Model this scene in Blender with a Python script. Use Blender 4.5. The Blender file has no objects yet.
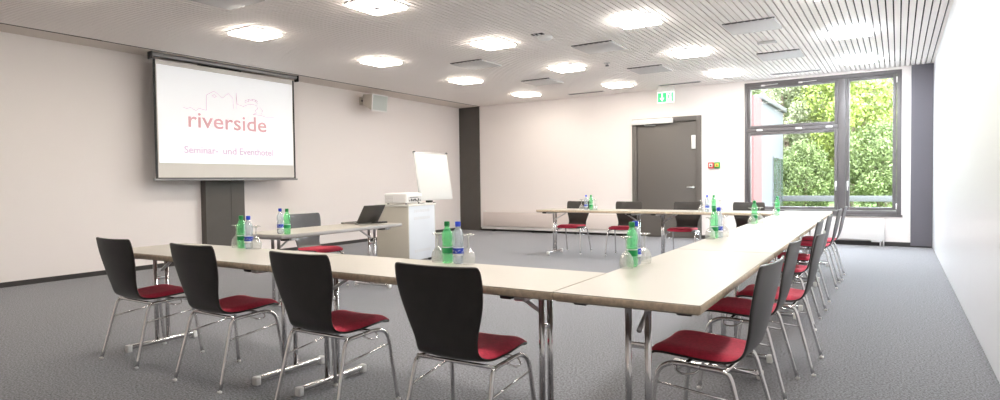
import bpy, bmesh, math, random
from mathutils import Vector, Matrix, noise
random.seed(7)
PI = math.pi
scn = bpy.context.scene
col = scn.collection

# ------------------------------------------------------------------ materials
MATS = {}
def mat(name, c, rough=.5, metal=0, spec=.5, emit=None, estr=0, bump=0, bscale=200, var=0, vscale=8, coat=0, alpha=1):
    m = bpy.data.materials.new(name); m.use_nodes = True
    nt = m.node_tree; b = nt.nodes['Principled BSDF']
    b.inputs['Base Color'].default_value = (*c, 1)
    b.inputs['Roughness'].default_value = rough
    b.inputs['Metallic'].default_value = metal
    b.inputs['Specular IOR Level'].default_value = spec
    b.inputs['Coat Weight'].default_value = coat
    if emit:
        b.inputs['Emission Color'].default_value = (*emit, 1)
        b.inputs['Emission Strength'].default_value = estr
    if var or bump:
        tc = nt.nodes.new('ShaderNodeTexCoord')
    if var:
        n = nt.nodes.new('ShaderNodeTexNoise'); n.inputs['Scale'].default_value = vscale; n.inputs['Detail'].default_value = 3
        nt.links.new(tc.outputs['Object'], n.inputs['Vector'])
        r = nt.nodes.new('ShaderNodeValToRGB')
        r.color_ramp.elements[0].position = .3; r.color_ramp.elements[1].position = .7
        r.color_ramp.elements[0].color = (*[x * (1 - var) for x in c], 1)
        r.color_ramp.elements[1].color = (*[min(1, x * (1 + var)) for x in c], 1)
        nt.links.new(n.outputs['Fac'], r.inputs['Fac']); nt.links.new(r.outputs['Color'], b.inputs['Base Color'])
    if bump:
        n2 = nt.nodes.new('ShaderNodeTexNoise'); n2.inputs['Scale'].default_value = bscale
        nt.links.new(tc.outputs['Object'], n2.inputs['Vector'])
        bp = nt.nodes.new('ShaderNodeBump'); bp.inputs['Strength'].default_value = bump; bp.inputs['Distance'].default_value = .005
        nt.links.new(n2.outputs['Fac'], bp.inputs['Height']); nt.links.new(bp.outputs['Normal'], b.inputs['Normal'])
    MATS[name] = m
    return m

def clear_mat(name, tint, gloss=.12, body=0, bodycol=None):
    """thin see-through plastic or glass: tinted transparent + glossy reflection + a little milky body"""
    m = bpy.data.materials.new(name); m.use_nodes = True
    nt = m.node_tree; nt.nodes.clear()
    out = nt.nodes.new('ShaderNodeOutputMaterial')
    tr = nt.nodes.new('ShaderNodeBsdfTransparent'); tr.inputs['Color'].default_value = (*tint, 1)
    gl = nt.nodes.new('ShaderNodeBsdfGlossy'); gl.inputs['Roughness'].default_value = .04
    lw = nt.nodes.new('ShaderNodeLayerWeight'); lw.inputs['Blend'].default_value = .35
    ma = nt.nodes.new('ShaderNodeMath'); ma.operation = 'MULTIPLY_ADD'; ma.inputs[1].default_value = .55 if name != 'window_glass' else .06; ma.inputs[2].default_value = gloss * .15 if name == 'window_glass' else gloss * .4
    nt.links.new(lw.outputs['Facing'], ma.inputs[0])
    mx = nt.nodes.new('ShaderNodeMixShader')
    nt.links.new(ma.outputs[0], mx.inputs['Fac']); nt.links.new(tr.outputs[0], mx.inputs[1]); nt.links.new(gl.outputs[0], mx.inputs[2])
    last = mx
    if body:
        d = nt.nodes.new('ShaderNodeBsdfDiffuse'); d.inputs['Color'].default_value = (*bodycol, 1)
        t = nt.nodes.new('ShaderNodeBsdfTranslucent'); t.inputs['Color'].default_value = (*bodycol, 1)
        md = nt.nodes.new('ShaderNodeMixShader'); md.inputs['Fac'].default_value = .5
        nt.links.new(d.outputs[0], md.inputs[1]); nt.links.new(t.outputs[0], md.inputs[2])
        m2 = nt.nodes.new('ShaderNodeMixShader'); m2.inputs['Fac'].default_value = body
        nt.links.new(mx.outputs[0], m2.inputs[1]); nt.links.new(md.outputs[0], m2.inputs[2]); last = m2
    nt.links.new(last.outputs[0], out.inputs['Surface'])
    MATS[name] = m
    return m

mat('wall_paint', (.89, .84, .815), .85, bump=.05, bscale=90)
mat('partition', (.76, .77, .79), .28, spec=.5)
mat('slat', (.95, .90, .86), .6)
mat('ceiling_void', (.05, .047, .045), .9)
mat('border', (.74, .67, .61), .6)
mat('dark_panel', (.085, .077, .068), .55, var=.06, vscale=3)
mat('plum_panel', (.115, .108, .125), .55)
mat('baseboard', (.035, .032, .03), .6)
mat('door_grey', (.135, .123, .11), .45)
mat('frame_grey', (.135, .124, .126), .45)
mat('white_plastic', (.82, .81, .79), .4)
mat('white_metal', (.80, .78, .76), .45)
mat('convector', (.76, .68, .64), .55)
mat('chrome', (.78, .77, .77), .16, metal=1)
mat('satin_steel', (.62, .61, .61), .3, metal=1)
mat('black_plastic', (.02, .02, .02), .45)
mat('lam_top', (.455, .425, .365), .32, spec=.45)
mat('lam_edge', (.58, .47, .34), .45, var=.18, vscale=40)
mat('lam_under', (.30, .26, .21), .6)
mat('grey_edge', (.38, .36, .35), .4)
mat('chair_black', (.026, .022, .019), .36, var=.15, vscale=14, coat=.15)
mat('red_fabric', (.50, .026, .06), .8, bump=.25, bscale=350, var=.15, vscale=60)
mat('cab_side', (.50, .47, .40), .5)
mat('cab_front', (.64, .67, .71), .45)
mat('cab_top', (.74, .73, .68), .4)
mat('vent_grey', (.60, .585, .575), .5)
mat('speaker_body', (.60, .55, .48), .5)
mat('speaker_cloth', (.52, .56, .53), .7)
mat('laptop_dark', (.045, .04, .036), .35)
mat('laptop_silver', (.30, .29, .27), .35, metal=.5)
mat('screen_glass', (.02, .02, .025), .15)
mat('screen_cloth', (.72, .70, .66), .8)
mat('screen_black', (.012, .012, .012), .6)
mat('screen_case', (.28, .275, .28), .4, metal=.4)
mat('picture_white', (.85, .86, .88), .8, emit=(.90, .95, 1.0), estr=.30)
mat('picture_red', (.62, .36, .38), .8, emit=(.80, .50, .53), estr=.22)
mat('picture_pink', (.60, .50, .55), .8, emit=(.72, .52, .60), estr=.3)
mat('picture_mauve', (.60, .50, .58), .8, emit=(.60, .42, .58), estr=.3)
mat('lamp_glass', (.9, .9, .9), .3, emit=(1.0, .93, .84), estr=38)
mat('lamp_warm', (.9, .9, .9), .3, emit=(1.0, .90, .79), estr=35)
mat('lamp_neutral', (.9, .9, .9), .3, emit=(1.0, .95, .90), estr=48)
mat('lamp_cool', (.9, .9, .9), .3, emit=(.90, .95, 1.0), estr=96)
mat('lamp_frame', (.8, .8, .8), .4)
mat('exit_green', (.02, .50, .16), .5, emit=(.05, .75, .25), estr=.5)
mat('exit_white', (.85, .9, .85), .5, emit=(.9, 1.0, .92), estr=.8)
mat('red_box', (.62, .03, .03), .4)
mat('green_box', (.03, .28, .06), .4)
mat('yellow', (.75, .62, .10), .5)
mat('paper', (.74, .74, .71), .7)
mat('cap_green', (.005, .22, .05), .4)
mat('cap_blue', (.01, .05, .55), .4)
mat('label_blue', (.012, .05, .50), .45)
mat('label_white', (.82, .84, .86), .45)
mat('label_green', (.01, .30, .08), .45)
clear_mat('pet_green', (.66, 1.0, .74), .22, .26, (.16, .90, .36))
clear_mat('pet_clear', (.90, .94, .97), .2, .26, (.82, .86, .92))
clear_mat('drink_glass', (.93, .94, .93), .3, .22, (.90, .89, .85))
clear_mat('window_glass', (.97, .98, .975), .02)
mat('leaf_bright', (.20, .245, .05), .55, var=.35, vscale=3)
mat('leaf_mid', (.12, .16, .05), .6, var=.35, vscale=3)
mat('leaf_pale', (.20, .22, .115), .6, var=.3, vscale=3)
mat('leaf_dark', (.06, .08, .042), .65, var=.35, vscale=3)
mat('bark', (.16, .12, .085), .9, var=.2, vscale=20)
mat('hill_green', (.09, .15, .04), .9, var=.5, vscale=1.2)
mat('meadow', (.12, .20, .04), .9, var=.3, vscale=3)
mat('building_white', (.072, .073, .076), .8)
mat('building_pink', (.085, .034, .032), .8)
mat('building_glass', (.03, .04, .04), .15)
mat('asphalt', (.26, .25, .245), .9)
mat('roof_edge', (.05, .048, .048), .6)

# carpet: speckled cut pile
def carpet():
    m = mat('carpet', (.2, .2, .21), .95, spec=.25)
    nt = m.node_tree; b = nt.nodes['Principled BSDF']
    tc = nt.nodes.new('ShaderNodeTexCoord')
    n = nt.nodes.new('ShaderNodeTexNoise'); n.inputs['Scale'].default_value = 110; n.inputs['Detail'].default_value = 4
    n3 = nt.nodes.new('ShaderNodeTexNoise'); n3.inputs['Scale'].default_value = 75; n3.inputs['Detail'].default_value = 6
    nt.links.new(tc.outputs['Object'], n.inputs['Vector']); nt.links.new(tc.outputs['Object'], n3.inputs['Vector'])
    mx = nt.nodes.new('ShaderNodeMath'); mx.operation = 'ADD'
    nt.links.new(n.outputs['Fac'], mx.inputs[0]); nt.links.new(n3.outputs['Fac'], mx.inputs[1])
    hf = nt.nodes.new('ShaderNodeMath'); hf.operation = 'MULTIPLY'; hf.inputs[1].default_value = .5
    nt.links.new(mx.outputs[0], hf.inputs[0])
    r = nt.nodes.new('ShaderNodeValToRGB'); e = r.color_ramp.elements
    e[0].position = .41; e[0].color = (.050, .051, .056, 1)
    e[1].position = .59; e[1].color = (.25, .252, .275, 1)
    nt.links.new(hf.outputs[0], r.inputs['Fac']); nt.links.new(r.outputs['Color'], b.inputs['Base Color'])
    bp = nt.nodes.new('ShaderNodeBump'); bp.inputs['Strength'].default_value = .5; bp.inputs['Distance'].default_value = .01
    nt.links.new(n.outputs['Fac'], bp.inputs['Height']); nt.links.new(bp.outputs['Normal'], b.inputs['Normal'])
    b.inputs['Sheen Weight'].default_value = .3; b.inputs['Sheen Roughness'].default_value = .5
carpet()

# ------------------------------------------------------------------ mesh helpers
class MB:
    def __init__(s):
        s.bm = bmesh.new(); s.mats = []
    def mi(s, m):
        if m not in s.mats: s.mats.append(m)
        return s.mats.index(m)
    def _fin(s, faces, m, smooth=False):
        i = s.mi(m)
        for f in faces: f.material_index = i; f.smooth = smooth
    def box(s, lo, hi, m, bev=0, seg=2, rot=None):
        x0, y0, z0 = lo; x1, y1, z1 = hi
        t = bmesh.new()
        bmesh.ops.create_cube(t, size=1, matrix=Matrix.Translation(((x0+x1)/2, (y0+y1)/2, (z0+z1)/2)) @ Matrix.Diagonal((x1-x0, y1-y0, z1-z0, 1)))
        if bev: bmesh.ops.bevel(t, geom=t.edges[:], offset=bev, segments=seg, affect='EDGES', profile=.5)
        if rot is not None: bmesh.ops.transform(t, matrix=rot, verts=t.verts)
        s.merge(t, m, bool(bev)); return s
    def merge(s, t, m, smooth=False):
        vm = [s.bm.verts.new(v.co) for v in t.verts]; t.verts.index_update()
        fs = []
        for f in t.faces:
            try: fs.append(s.bm.faces.new([vm[v.index] for v in f.verts]))
            except ValueError: pass
        s._fin(fs, m, smooth); t.free()
    def prism(s, pts, d, m, smooth=False):
        """closed outline (3D points) pushed along vector d"""
        d = Vector(d); n = len(pts)
        a = [s.bm.verts.new(Vector(p)) for p in pts]; b = [s.bm.verts.new(Vector(p) + d) for p in pts]
        fs = [s.bm.faces.new(a), s.bm.faces.new(b[::-1])]
        for i in range(n): fs.append(s.bm.faces.new([a[i], b[i], b[(i+1) % n], a[(i+1) % n]]))
        s._fin(fs, m, smooth); return s
    def tube(s, pts, r, m, seg=10, caps=True):
        pts = [Vector(p) for p in pts]; n = len(pts)
        rs = r if isinstance(r, (list, tuple)) else [r]*n
        t0 = (pts[1]-pts[0]).normalized()
        ref = Vector((0, 0, 1)) if abs(t0.z) < .9 else Vector((1, 0, 0))
        u = t0.cross(ref).normalized()
        rings = []; fs = []
        for i, p in enumerate(pts):
            t = ((pts[min(i+1, n-1)]-pts[max(i-1, 0)])).normalized()
            u = (u - t*u.dot(t)).normalized(); v = t.cross(u)
            rings.append([s.bm.verts.new(p + (u*math.cos(2*PI*k/seg) + v*math.sin(2*PI*k/seg))*rs[i]) for k in range(seg)])
        for i in range(n-1):
            for k in range(seg):
                fs.append(s.bm.faces.new([rings[i][k], rings[i][(k+1) % seg], rings[i+1][(k+1) % seg], rings[i+1][k]]))
        if caps: fs.append(s.bm.faces.new(rings[0][::-1])); fs.append(s.bm.faces.new(rings[-1]))
        s._fin(fs, m, True); return s
    def lathe(s, prof, m, seg=20, c=(0, 0, 0), caps=True):
        c = Vector(c); rings = []; fs = []
        for r, z in prof:
            rings.append([s.bm.verts.new(c + Vector((r*math.cos(2*PI*k/seg), r*math.sin(2*PI*k/seg), z))) for k in range(seg)])
        for i in range(len(prof)-1):
            for k in range(seg):
                fs.append(s.bm.faces.new([rings[i][k], rings[i][(k+1) % seg], rings[i+1][(k+1) % seg], rings[i+1][k]]))
        if caps:
            if prof[0][0] > .001: fs.append(s.bm.faces.new(rings[0][::-1]))
            if prof[-1][0] > .001: fs.append(s.bm.faces.new(rings[-1]))
        s._fin(fs, m, True); return s
    def build(s, name, parent=None, recalc=True):
        if recalc: bmesh.ops.recalc_face_normals(s.bm, faces=s.bm.faces)
        me = bpy.data.meshes.new(name); s.bm.to_mesh(me); s.bm.free()
        for m in s.mats: me.materials.append(MATS[m])
        for p in me.polygons: pass
        o = bpy.data.objects.new(name, me); col.objects.link(o)
        if parent: o.parent = parent
        return o

def tag(o, label=None, cat=None, group=None, kind=None):
    if label: o['label'] = label
    if cat: o['category'] = cat
    if group: o['group'] = group
    if kind: o['kind'] = kind
    return o
def thing(name, label, cat, loc=(0, 0, 0), rz=0, group=None):
    o = bpy.data.objects.new(name, None); col.objects.link(o)
    o.location = loc; o.rotation_euler = (0, 0, rz); o.empty_display_size = .1
    return tag(o, label, cat, group)
def struct(mb, name, parent=None, label=None):
    o = mb.build(name, parent)
    if not parent: o['kind'] = 'structure'
    if label: o['label'] = label
    return o
def dup(src, loc, rz=0, label=None, group=None):
    r = src.copy(); col.objects.link(r); r.location = loc; r.rotation_euler = (0, 0, rz)
    if label: r['label'] = label
    if group: r['group'] = group
    def rec(a, b):
        for ch in list(a.children):
            c = ch.copy(); col.objects.link(c); c.parent = b; rec(ch, c)
    rec(src, r)
    return r

# ------------------------------------------------------------------ room constants (metres; camera stands at x=0,y=0)
XL, XR, YB, YR, ZC = -9.42, .495, 12.646, -2.6, 3.10

def wallx(y): return -9.10 - .0325*(y-2.9)          # the left wall runs slightly off square
# ------------------------------------------------------------------ setting
f = MB(); f.box((XL-.3, YR-.2, -.12), (XR+.2, YB+.25, 0), 'carpet'); struct(f, 'floor')
c = MB()
c.box((XL-.3, YR-.2, ZC+.10), (XR+.2, YB+.25, ZC+.16), 'ceiling_void')          # black void over the slats
c.prism([(wallx(YR), YR, ZC-.002), (-8.60, YR, ZC-.002), (-8.80, YB, ZC-.002), (wallx(YB), YB, ZC-.002)], (0, 0, .02), 'border')
c.prism([(-8.598, YR, ZC-.0015), (-8.565, YR, ZC-.0015), (-8.765, YB, ZC-.0015), (-8.798, YB, ZC-.0015)], (0, 0, .02), 'ceiling_void')  # flat dark strip drawn for the shadow gap along the border
x = -8.780; pitch = .0722
while x < XR - .02:
    c.box((x, YR, ZC), (min(x+.0575, XR), YB, ZC+.022), 'slat'); x += pitch
struct(c, 'ceiling')
w = MB(); w.prism([(XL-.3, YR-.2, 0), (wallx(YR-.2), YR-.2, 0), (wallx(YB+.25), YB+.25, 0), (XL-.3, YB+.25, 0)], (0, 0, ZC+.1), 'wall_paint'); struct(w, 'wall_left')
w = MB(); w.box((XL, YR-.2, 0), (XR, YR, ZC+.1), 'wall_paint'); struct(w, 'wall_rear')
w = MB()                                                                       # glossy white partition, panel joints
ys = [YR, -.4, 1.8, 4.0, 6.2, 8.4, 10.6, YB]
for a, b in zip(ys, ys[1:]): w.box((XR, a+.001, .012), (XR+.06, b-.001, ZC+.1), 'partition')
w.box((XR+.06, YR-.2, 0), (XR+.2, YB+.25, ZC+.1), 'partition')
struct(w, 'wall_right')
# back wall with the window opening
WX0, WX1, WZ0, WZ1 = -2.51, .05, .545, 3.055
DX0, DX1, DZ = -4.80, -3.335, 2.505
w = MB()
T = YB+.25
w.box((XL, YB, 0), (DX0, T, ZC+.1), 'wall_paint'); w.box((DX0, YB, DZ), (DX1, T, ZC+.1), 'wall_paint')
w.box((DX0, YB+.12, 0), (DX1, T, DZ), 'wall_paint')
w.box((DX1, YB, 0), (WX0, T, ZC+.1), 'wall_paint'); w.box((WX0, YB, 0), (WX1, T, WZ0), 'wall_paint')
w.box((WX0, YB, WZ1), (WX1, T, ZC+.1), 'wall_paint'); w.box((WX1, YB, 0), (XR, T, ZC+.1), 'wall_paint')
struct(w, 'wall_back')
# baseboards
b = MB(); b.prism([(wallx(YR), YR, 0), (wallx(YR)+.018, YR, 0), (wallx(YB)+.018, YB, 0), (wallx(YB), YB, 0)], (0, 0, .062), 'baseboard'); struct(b, 'baseboard_left')
b = MB(); b.box((-8.80, YB-.016, 0), (DX0, YB, .075), 'baseboard'); b.box((DX1, YB-.016, 0), (XR, YB, .075), 'baseboard'); struct(b, 'baseboard_back')
# dark wall panels
t = MB(); t.box((XL, YB-.03, .0), (-8.80, YB, ZC), 'dark_panel'); struct(t, 'trim_1')
t = MB(); t.box((-9.20, 5.51, 0), (-9.05, 5.94, ZC), 'dark_panel'); t.box((-9.21, 5.945, 0), (-9.05, 6.185, ZC), 'dark_panel'); struct(t, 'trim_2')
t = MB(); t.box((.185, YB-.04, .02), (XR, YB, ZC), 'plum_panel'); struct(t, 'trim_3')

# door
d = bpy.data.objects.new('door_1', None); col.objects.link(d); d['kind'] = 'structure'; d.location = (DX0, YB, 0)
wd = DX1-DX0
m = MB(); m.box((0, -.025, 0), (.10, .12, DZ), 'door_grey', .004); m.box((wd-.10, -.025, 0), (wd, .12, DZ), 'door_grey', .004); m.box((.10, -.025, DZ-.10), (wd-.10, .12, DZ), 'door_grey', .004); m.build('door_frame', d)
m = MB(); m.box((.106, .005, .008), (wd-.106, .06, DZ-.106), 'door_grey', .003); m.build('door_leaf', d)
m = MB(); m.tube([(wd-.17, .005, 1.05), (wd-.17, -.05, 1.05)], .011, 'satin_steel'); m.tube([(wd-.165, -.05, 1.05), (wd-.29, -.05, 1.05)], .011, 'satin_steel')
m.lathe([(.026, 0), (.026, .008), (.0, .008)], 'satin_steel', 16); 
for v in list(m.bm.verts)[-48:]:
    v.co = Vector((wd-.17 + v.co.x, .005 - v.co.z, 1.05 + v.co.y))
m.build('door_handle', d)
# door closer (white arm box) and white plate
m = MB(); m.box((.02, -.10, DZ-.125), (.90, -.025, DZ-.015), 'white_plastic', .012); cl = m.build('door_closer', d); cl['label'] = 'white door closer box'
m = MB(); m.tube([(.30, -.06, DZ-.12), (.30, -.06, DZ-.15)], .012, 'satin_steel'); m.tube([(.30, -.06, DZ-.15), (.52, -.02, DZ-.155)], .010, 'satin_steel'); m.build('closer_arm', cl)
m = MB(); m.box((wd-.20, -.035, 1.83), (wd-.115, -.002, 2.11), 'white_plastic', .008); pl = m.build('door_plate', d); pl['label'] = 'white upright plate'

# window: fixed light over a big light on the left, tall casement on the right
wn = bpy.data.objects.new('window_1', None); col.objects.link(wn); wn['kind'] = 'structure'; wn.location = (WX0, YB, WZ0)
W, H = WX1-WX0, WZ1-WZ0
MX0, MX1 = 1.60, 1.72
TZ0, TZ1 = 1.555, 1.625
m = MB()
for lo, hi in (((0, -.01, 0), (.05, .10, H)), ((W-.07, -.01, 0), (W, .10, H)), ((.05, -.01, 0), (W-.07, .10, .07)), ((.05, -.01, H-.07), (W-.07, .10, H)),
               ((MX0, -.01, .07), (MX1, .10, H-.07)), ((.05, -.01, TZ0), (MX0, .10, TZ1))):
    m.box(lo, hi, 'frame_grey', .004)
m.build('window_frame', wn)
def sash(x0, x1, z0, z1, handle):
    e = .055; m = MB()
    for lo, hi in (((x0, .0, z0), (x0+e, .075, z1)), ((x1-e, .0, z0), (x1, .075, z1)), ((x0+e, .0, z0), (x1-e, .075, z0+e)), ((x0+e, .0, z1-e), (x1-e, .075, z1))):
        m.box(lo, hi, 'frame_grey', .005)
    s = m.build('window_sash', wn)
    g = MB(); g.box((x0+e, .034, z0+e), (x1-e, .040, z1-e), 'window_glass'); g.build('window_pane', s)
    if handle:
        hx = x1-e/2 if handle > 0 else x0+e/2
        h = MB(); h.box((hx-.014, -.014, .50), (hx+.014, 0, .60), 'white_plastic', .004); h.tube([(hx, -.012, .57), (hx, -.045, .57)], .009, 'white_plastic'); h.tube([(hx, -.045, .575), (hx, -.045, .43)], .010, 'white_plastic'); h.build('window_handle', s)
    return s
sash(.055, MX0-.005, .075, TZ0-.004, 1)
su = sash(.055, MX0-.005, TZ1+.004, H-.075, 0)
sr = sash(MX1+.005, W-.075, .075, H-.075, -1)
for xx in (.30, .95): 
    h = MB(); h.box((xx, -.016, H-.085), (xx+.07, 0, H-.055), 'white_plastic', .004); h.tube([(xx+.035, -.012, H-.07), (xx+.30, -.012, H-.06)], .006, 'white_plastic', 6); h.build('window_stay', su)
for xx in (.22, .90, 1.40):
    h = MB(); h.box((xx, -.014, TZ0+.02), (xx+.11, 0, TZ0+.055), 'white_plastic', .004); h.build('window_hinge', su)
for zz in (.10, H-.22):
    h = MB(); h.tube([(W-.072, -.012, zz), (W-.072, -.012, zz+.10)], .010, 'white_plastic', 8); h.build('window_hinge', sr)
h = MB(); h.box((-.02, -.035, -.03), (W+.02, .0, 0), 'frame_grey', .004); h.build('window_sill', wn)

# ------------------------------------------------------------------ ceiling fixtures
lamp = thing('ceiling_light', 'x', 'ceiling light', group='square ceiling lights')
m = MB(); m.box((-.245, -.245, -.012), (.245, .245, .0), 'lamp_frame', .004); m.build('lamp_housing', lamp)
m = MB(); m.box((-.22, -.22, -.040), (.22, .22, -.013), 'lamp_glass', .005); m.build('diffuser', lamp)
m = MB(); m.lathe([(.0, -.052), (.034, -.051), (.040, -.041)], 'satin_steel', 16); m.build('centre_cap', lamp)
lx = [-6.71, -4.63, -2.60, -.52]; ly = [2.56, 4.79, 7.01, 9.22, 11.43]
cn = {-6.71: 'row by the left wall', -4.63: 'second row from the left wall', -2.60: 'third row from the left wall', -.52: 'row by the right wall'}
on = {11.43: 'nearest the back wall', 9.22: 'second from the back', 7.01: 'third from the back', 4.79: 'fourth from the back', 2.56: 'fifth from the back'}
lm_ = {-6.71: 'lamp_warm', -4.63: 'lamp_warm', -2.60: 'lamp_neutral', -.52: 'lamp_cool'}
def tint(l, X):
    for ch in l.children:
        if ch.name.startswith('diffuser'):
            ch.material_slots[0].link = 'OBJECT'; ch.material_slots[0].material = MATS[lm_[X] if l.location.y > 6 or X < -1 else 'lamp_neutral']
first = True
for X in lx:
    for Y in ly:
        lab = 'square ceiling light in the %s, %s' % (cn[X], on[Y])
        if first: lamp.location = (X, Y, ZC); lamp['label'] = lab; first = False; tint(lamp, X)
        else: tint(dup(lamp, (X, Y, ZC), 0, lab), X)

vent = thing('ceiling_vent', 'x', 'vent', group='square ceiling vents')
m = MB(); m.box((-.295, -.27, -.022), (.295, .295, 0), 'vent_grey', .004); m.build('vent_panel', vent)
m = MB(); m.box((-.295, -.30, -.010), (.295, -.272, 0), 'ceiling_void')
for k in range(8): m.box((-.28+k*.078, -.302, -.016), (-.265+k*.078, -.270, -.010), 'vent_grey')
m.build('vent_slot', vent)
VS = [(-5.68, 8.09, 'square grey ceiling vent, row nearer the left wall, nearer the camera'),
      (-3.555, 8.11, 'square grey ceiling vent, middle vent row, nearer the camera'),
      (-1.52, 8.13, 'square pale ceiling vent in front of the window, nearer of two'),
      (-5.66, 10.24, 'square grey ceiling vent, row nearer the left wall, nearer the back wall'),
      (-3.56, 10.23, 'square grey vent panel in the ceiling, middle vent row, farther from the camera'),
      (-1.515, 10.27, 'square pale ceiling vent in front of the window, farther of two'),
      (-5.72, 3.70, 'square pale vent panel cut by the top of the photo, above the projection screen')]
for i, (X, Y, L) in enumerate(VS):
    if i == 0: vent.location = (X, Y, ZC); vent['label'] = L
    else: dup(vent, (X, Y, ZC), 0, L)
slot = thing('slot_diffuser', 'x', 'air slot', group='slot diffusers along the back wall')
m = MB(); m.box((-.41, -.055, -.012), (.41, .055, 0), 'vent_grey', .003); m.build('slot_frame', slot)
m = MB(); m.box((-.39, -.035, -.015), (.39, -.008, -.012), 'black_plastic'); m.box((-.39, .008, -.015), (.39, .035, -.012), 'black_plastic'); m.build('slot_opening', slot)
for i, (X, L) in enumerate(((-5.62, 'long narrow air slot in the ceiling by the back wall, left of the door'), (-3.61, 'long narrow air slot in the ceiling above the grey door'), (-1.55, 'long narrow air slot in the ceiling above the window'))):
    if i == 0: slot.location = (X, 12.08, ZC); slot['label'] = L
    else: dup(slot, (X, 12.08, ZC), 0, L)
sm = thing('smoke_detector', 'round white smoke detector on the ceiling beside a dark ceiling notch', 'smoke detector', (-3.88, 7.10, ZC))
m = MB(); m.lathe([(.10, 0), (.10, -.02), (.085, -.04), (.03, -.05), (0, -.05)], 'white_plastic', 24); m.build('detector_body', sm)
m = MB(); m.box((-.10, -.20, -.006), (.06, -.12, 0), 'ceiling_void'); m.box((-.06, -.205, -.012), (-.045, -.115, -.004), 'vent_grey'); m.box((.0, -.205, -.012), (.015, -.115, -.004), 'vent_grey'); m.build('mounting_slot', sm)
sp = thing('ceiling_sprinkler', 'small sprinkler head on the ceiling between two vents and lights', 'sprinkler', (-3.94, 9.28, ZC))
m = MB(); m.lathe([(.05, 0), (.05, -.008), (.015, -.012), (.012, -.04), (0, -.04)], 'satin_steel', 16); m.build('sprinkler_base', sp)
m = MB(); m.lathe([(0, -.044), (.03, -.044), (.03, -.05), (0, -.05)], 'black_plastic', 12); m.tube([(.012, 0, -.01), (.02, 0, -.045)], .004, 'black_plastic', 6); m.tube([(-.012, 0, -.01), (-.02, 0, -.045)], .004, 'black_plastic', 6); m.build('sprinkler_deflector', sp)
d2 = thing('ceiling_fitting', 'short white strip fitting in the ceiling between the two vents before the window', 'ceiling fitting', (-1.53, 9.19, ZC))
m = MB(); m.box((-.12, -.05, -.03), (.12, .05, 0), 'vent_grey', .006); m.build('fitting_body', d2)
m = MB(); m.box((-.10, -.02, -.035), (.10, .02, -.03), 'slat'); m.build('fitting_lens', d2)

# ------------------------------------------------------------------ projection screen
def text_mesh(txt, size, width, m, name, parent, mw, bold=0):
    cu = bpy.data.curves.new(name, 'FONT'); cu.body = txt; cu.size = size; cu.extrude = .0006; cu.offset = bold
    cu.align_x = 'CENTER'; cu.resolution_u = 3
    o = bpy.data.objects.new(name, cu); col.objects.link(o)
    bpy.context.view_layer.update()
    dg = bpy.context.evaluated_depsgraph_get()
    me = bpy.data.meshes.new_from_object(o.evaluated_get(dg))
    bpy.data.objects.remove(o)
    xs = [v.co.x for v in me.vertices]; s = width/(max(xs)-min(xs)); c0 = (max(xs)+min(xs))/2
    for v in me.vertices:
        v.co = mw @ Vector(((v.co.x-c0)*s, v.co.y, v.co.z))
    me.materials.clear(); me.materials.append(MATS[m])
    r = bpy.data.objects.new(name, me); col.objects.link(r); r.parent = parent
    return r
SX = -8.82
sc = thing('projection_screen', 'pull-down projection screen with a red logo in front of the left wall', 'projection screen', (SX, 4.632, .0174))
sc.scale = (.9855,)*3; ZS = 3.127
Ws = 2.44
m = MB(); m.box((-.04, -.03, ZS-.062), (.04, Ws+.05, ZS-.002), 'screen_case', .015); m.build('screen_casing', sc)
for y_ in (-.045, Ws+.05):
    m = MB(); m.box((-.05, y_, ZS-.105), (.06, y_+.017, ZS), 'black_plastic', .004); m.build('casing_bracket', sc)
m = MB(); m.box((-.002, 0, 1.31), (.002, Ws, ZS-.09), 'screen_black'); fb = m.build('screen_fabric', sc)
m = MB(); m.box((.002, .035, 1.33), (.0035, Ws-.035, ZS-.09), 'screen_cloth'); wf = m.build('white_field', sc)
m = MB(); m.box((-.014, -.03, 1.285), (.014, Ws+.03, 1.315), 'screen_case', .004); m.box((-.016, Ws*.49, 1.275), (.016, Ws*.53, 1.287), 'black_plastic'); m.build('bottom_bar', sc)
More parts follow.
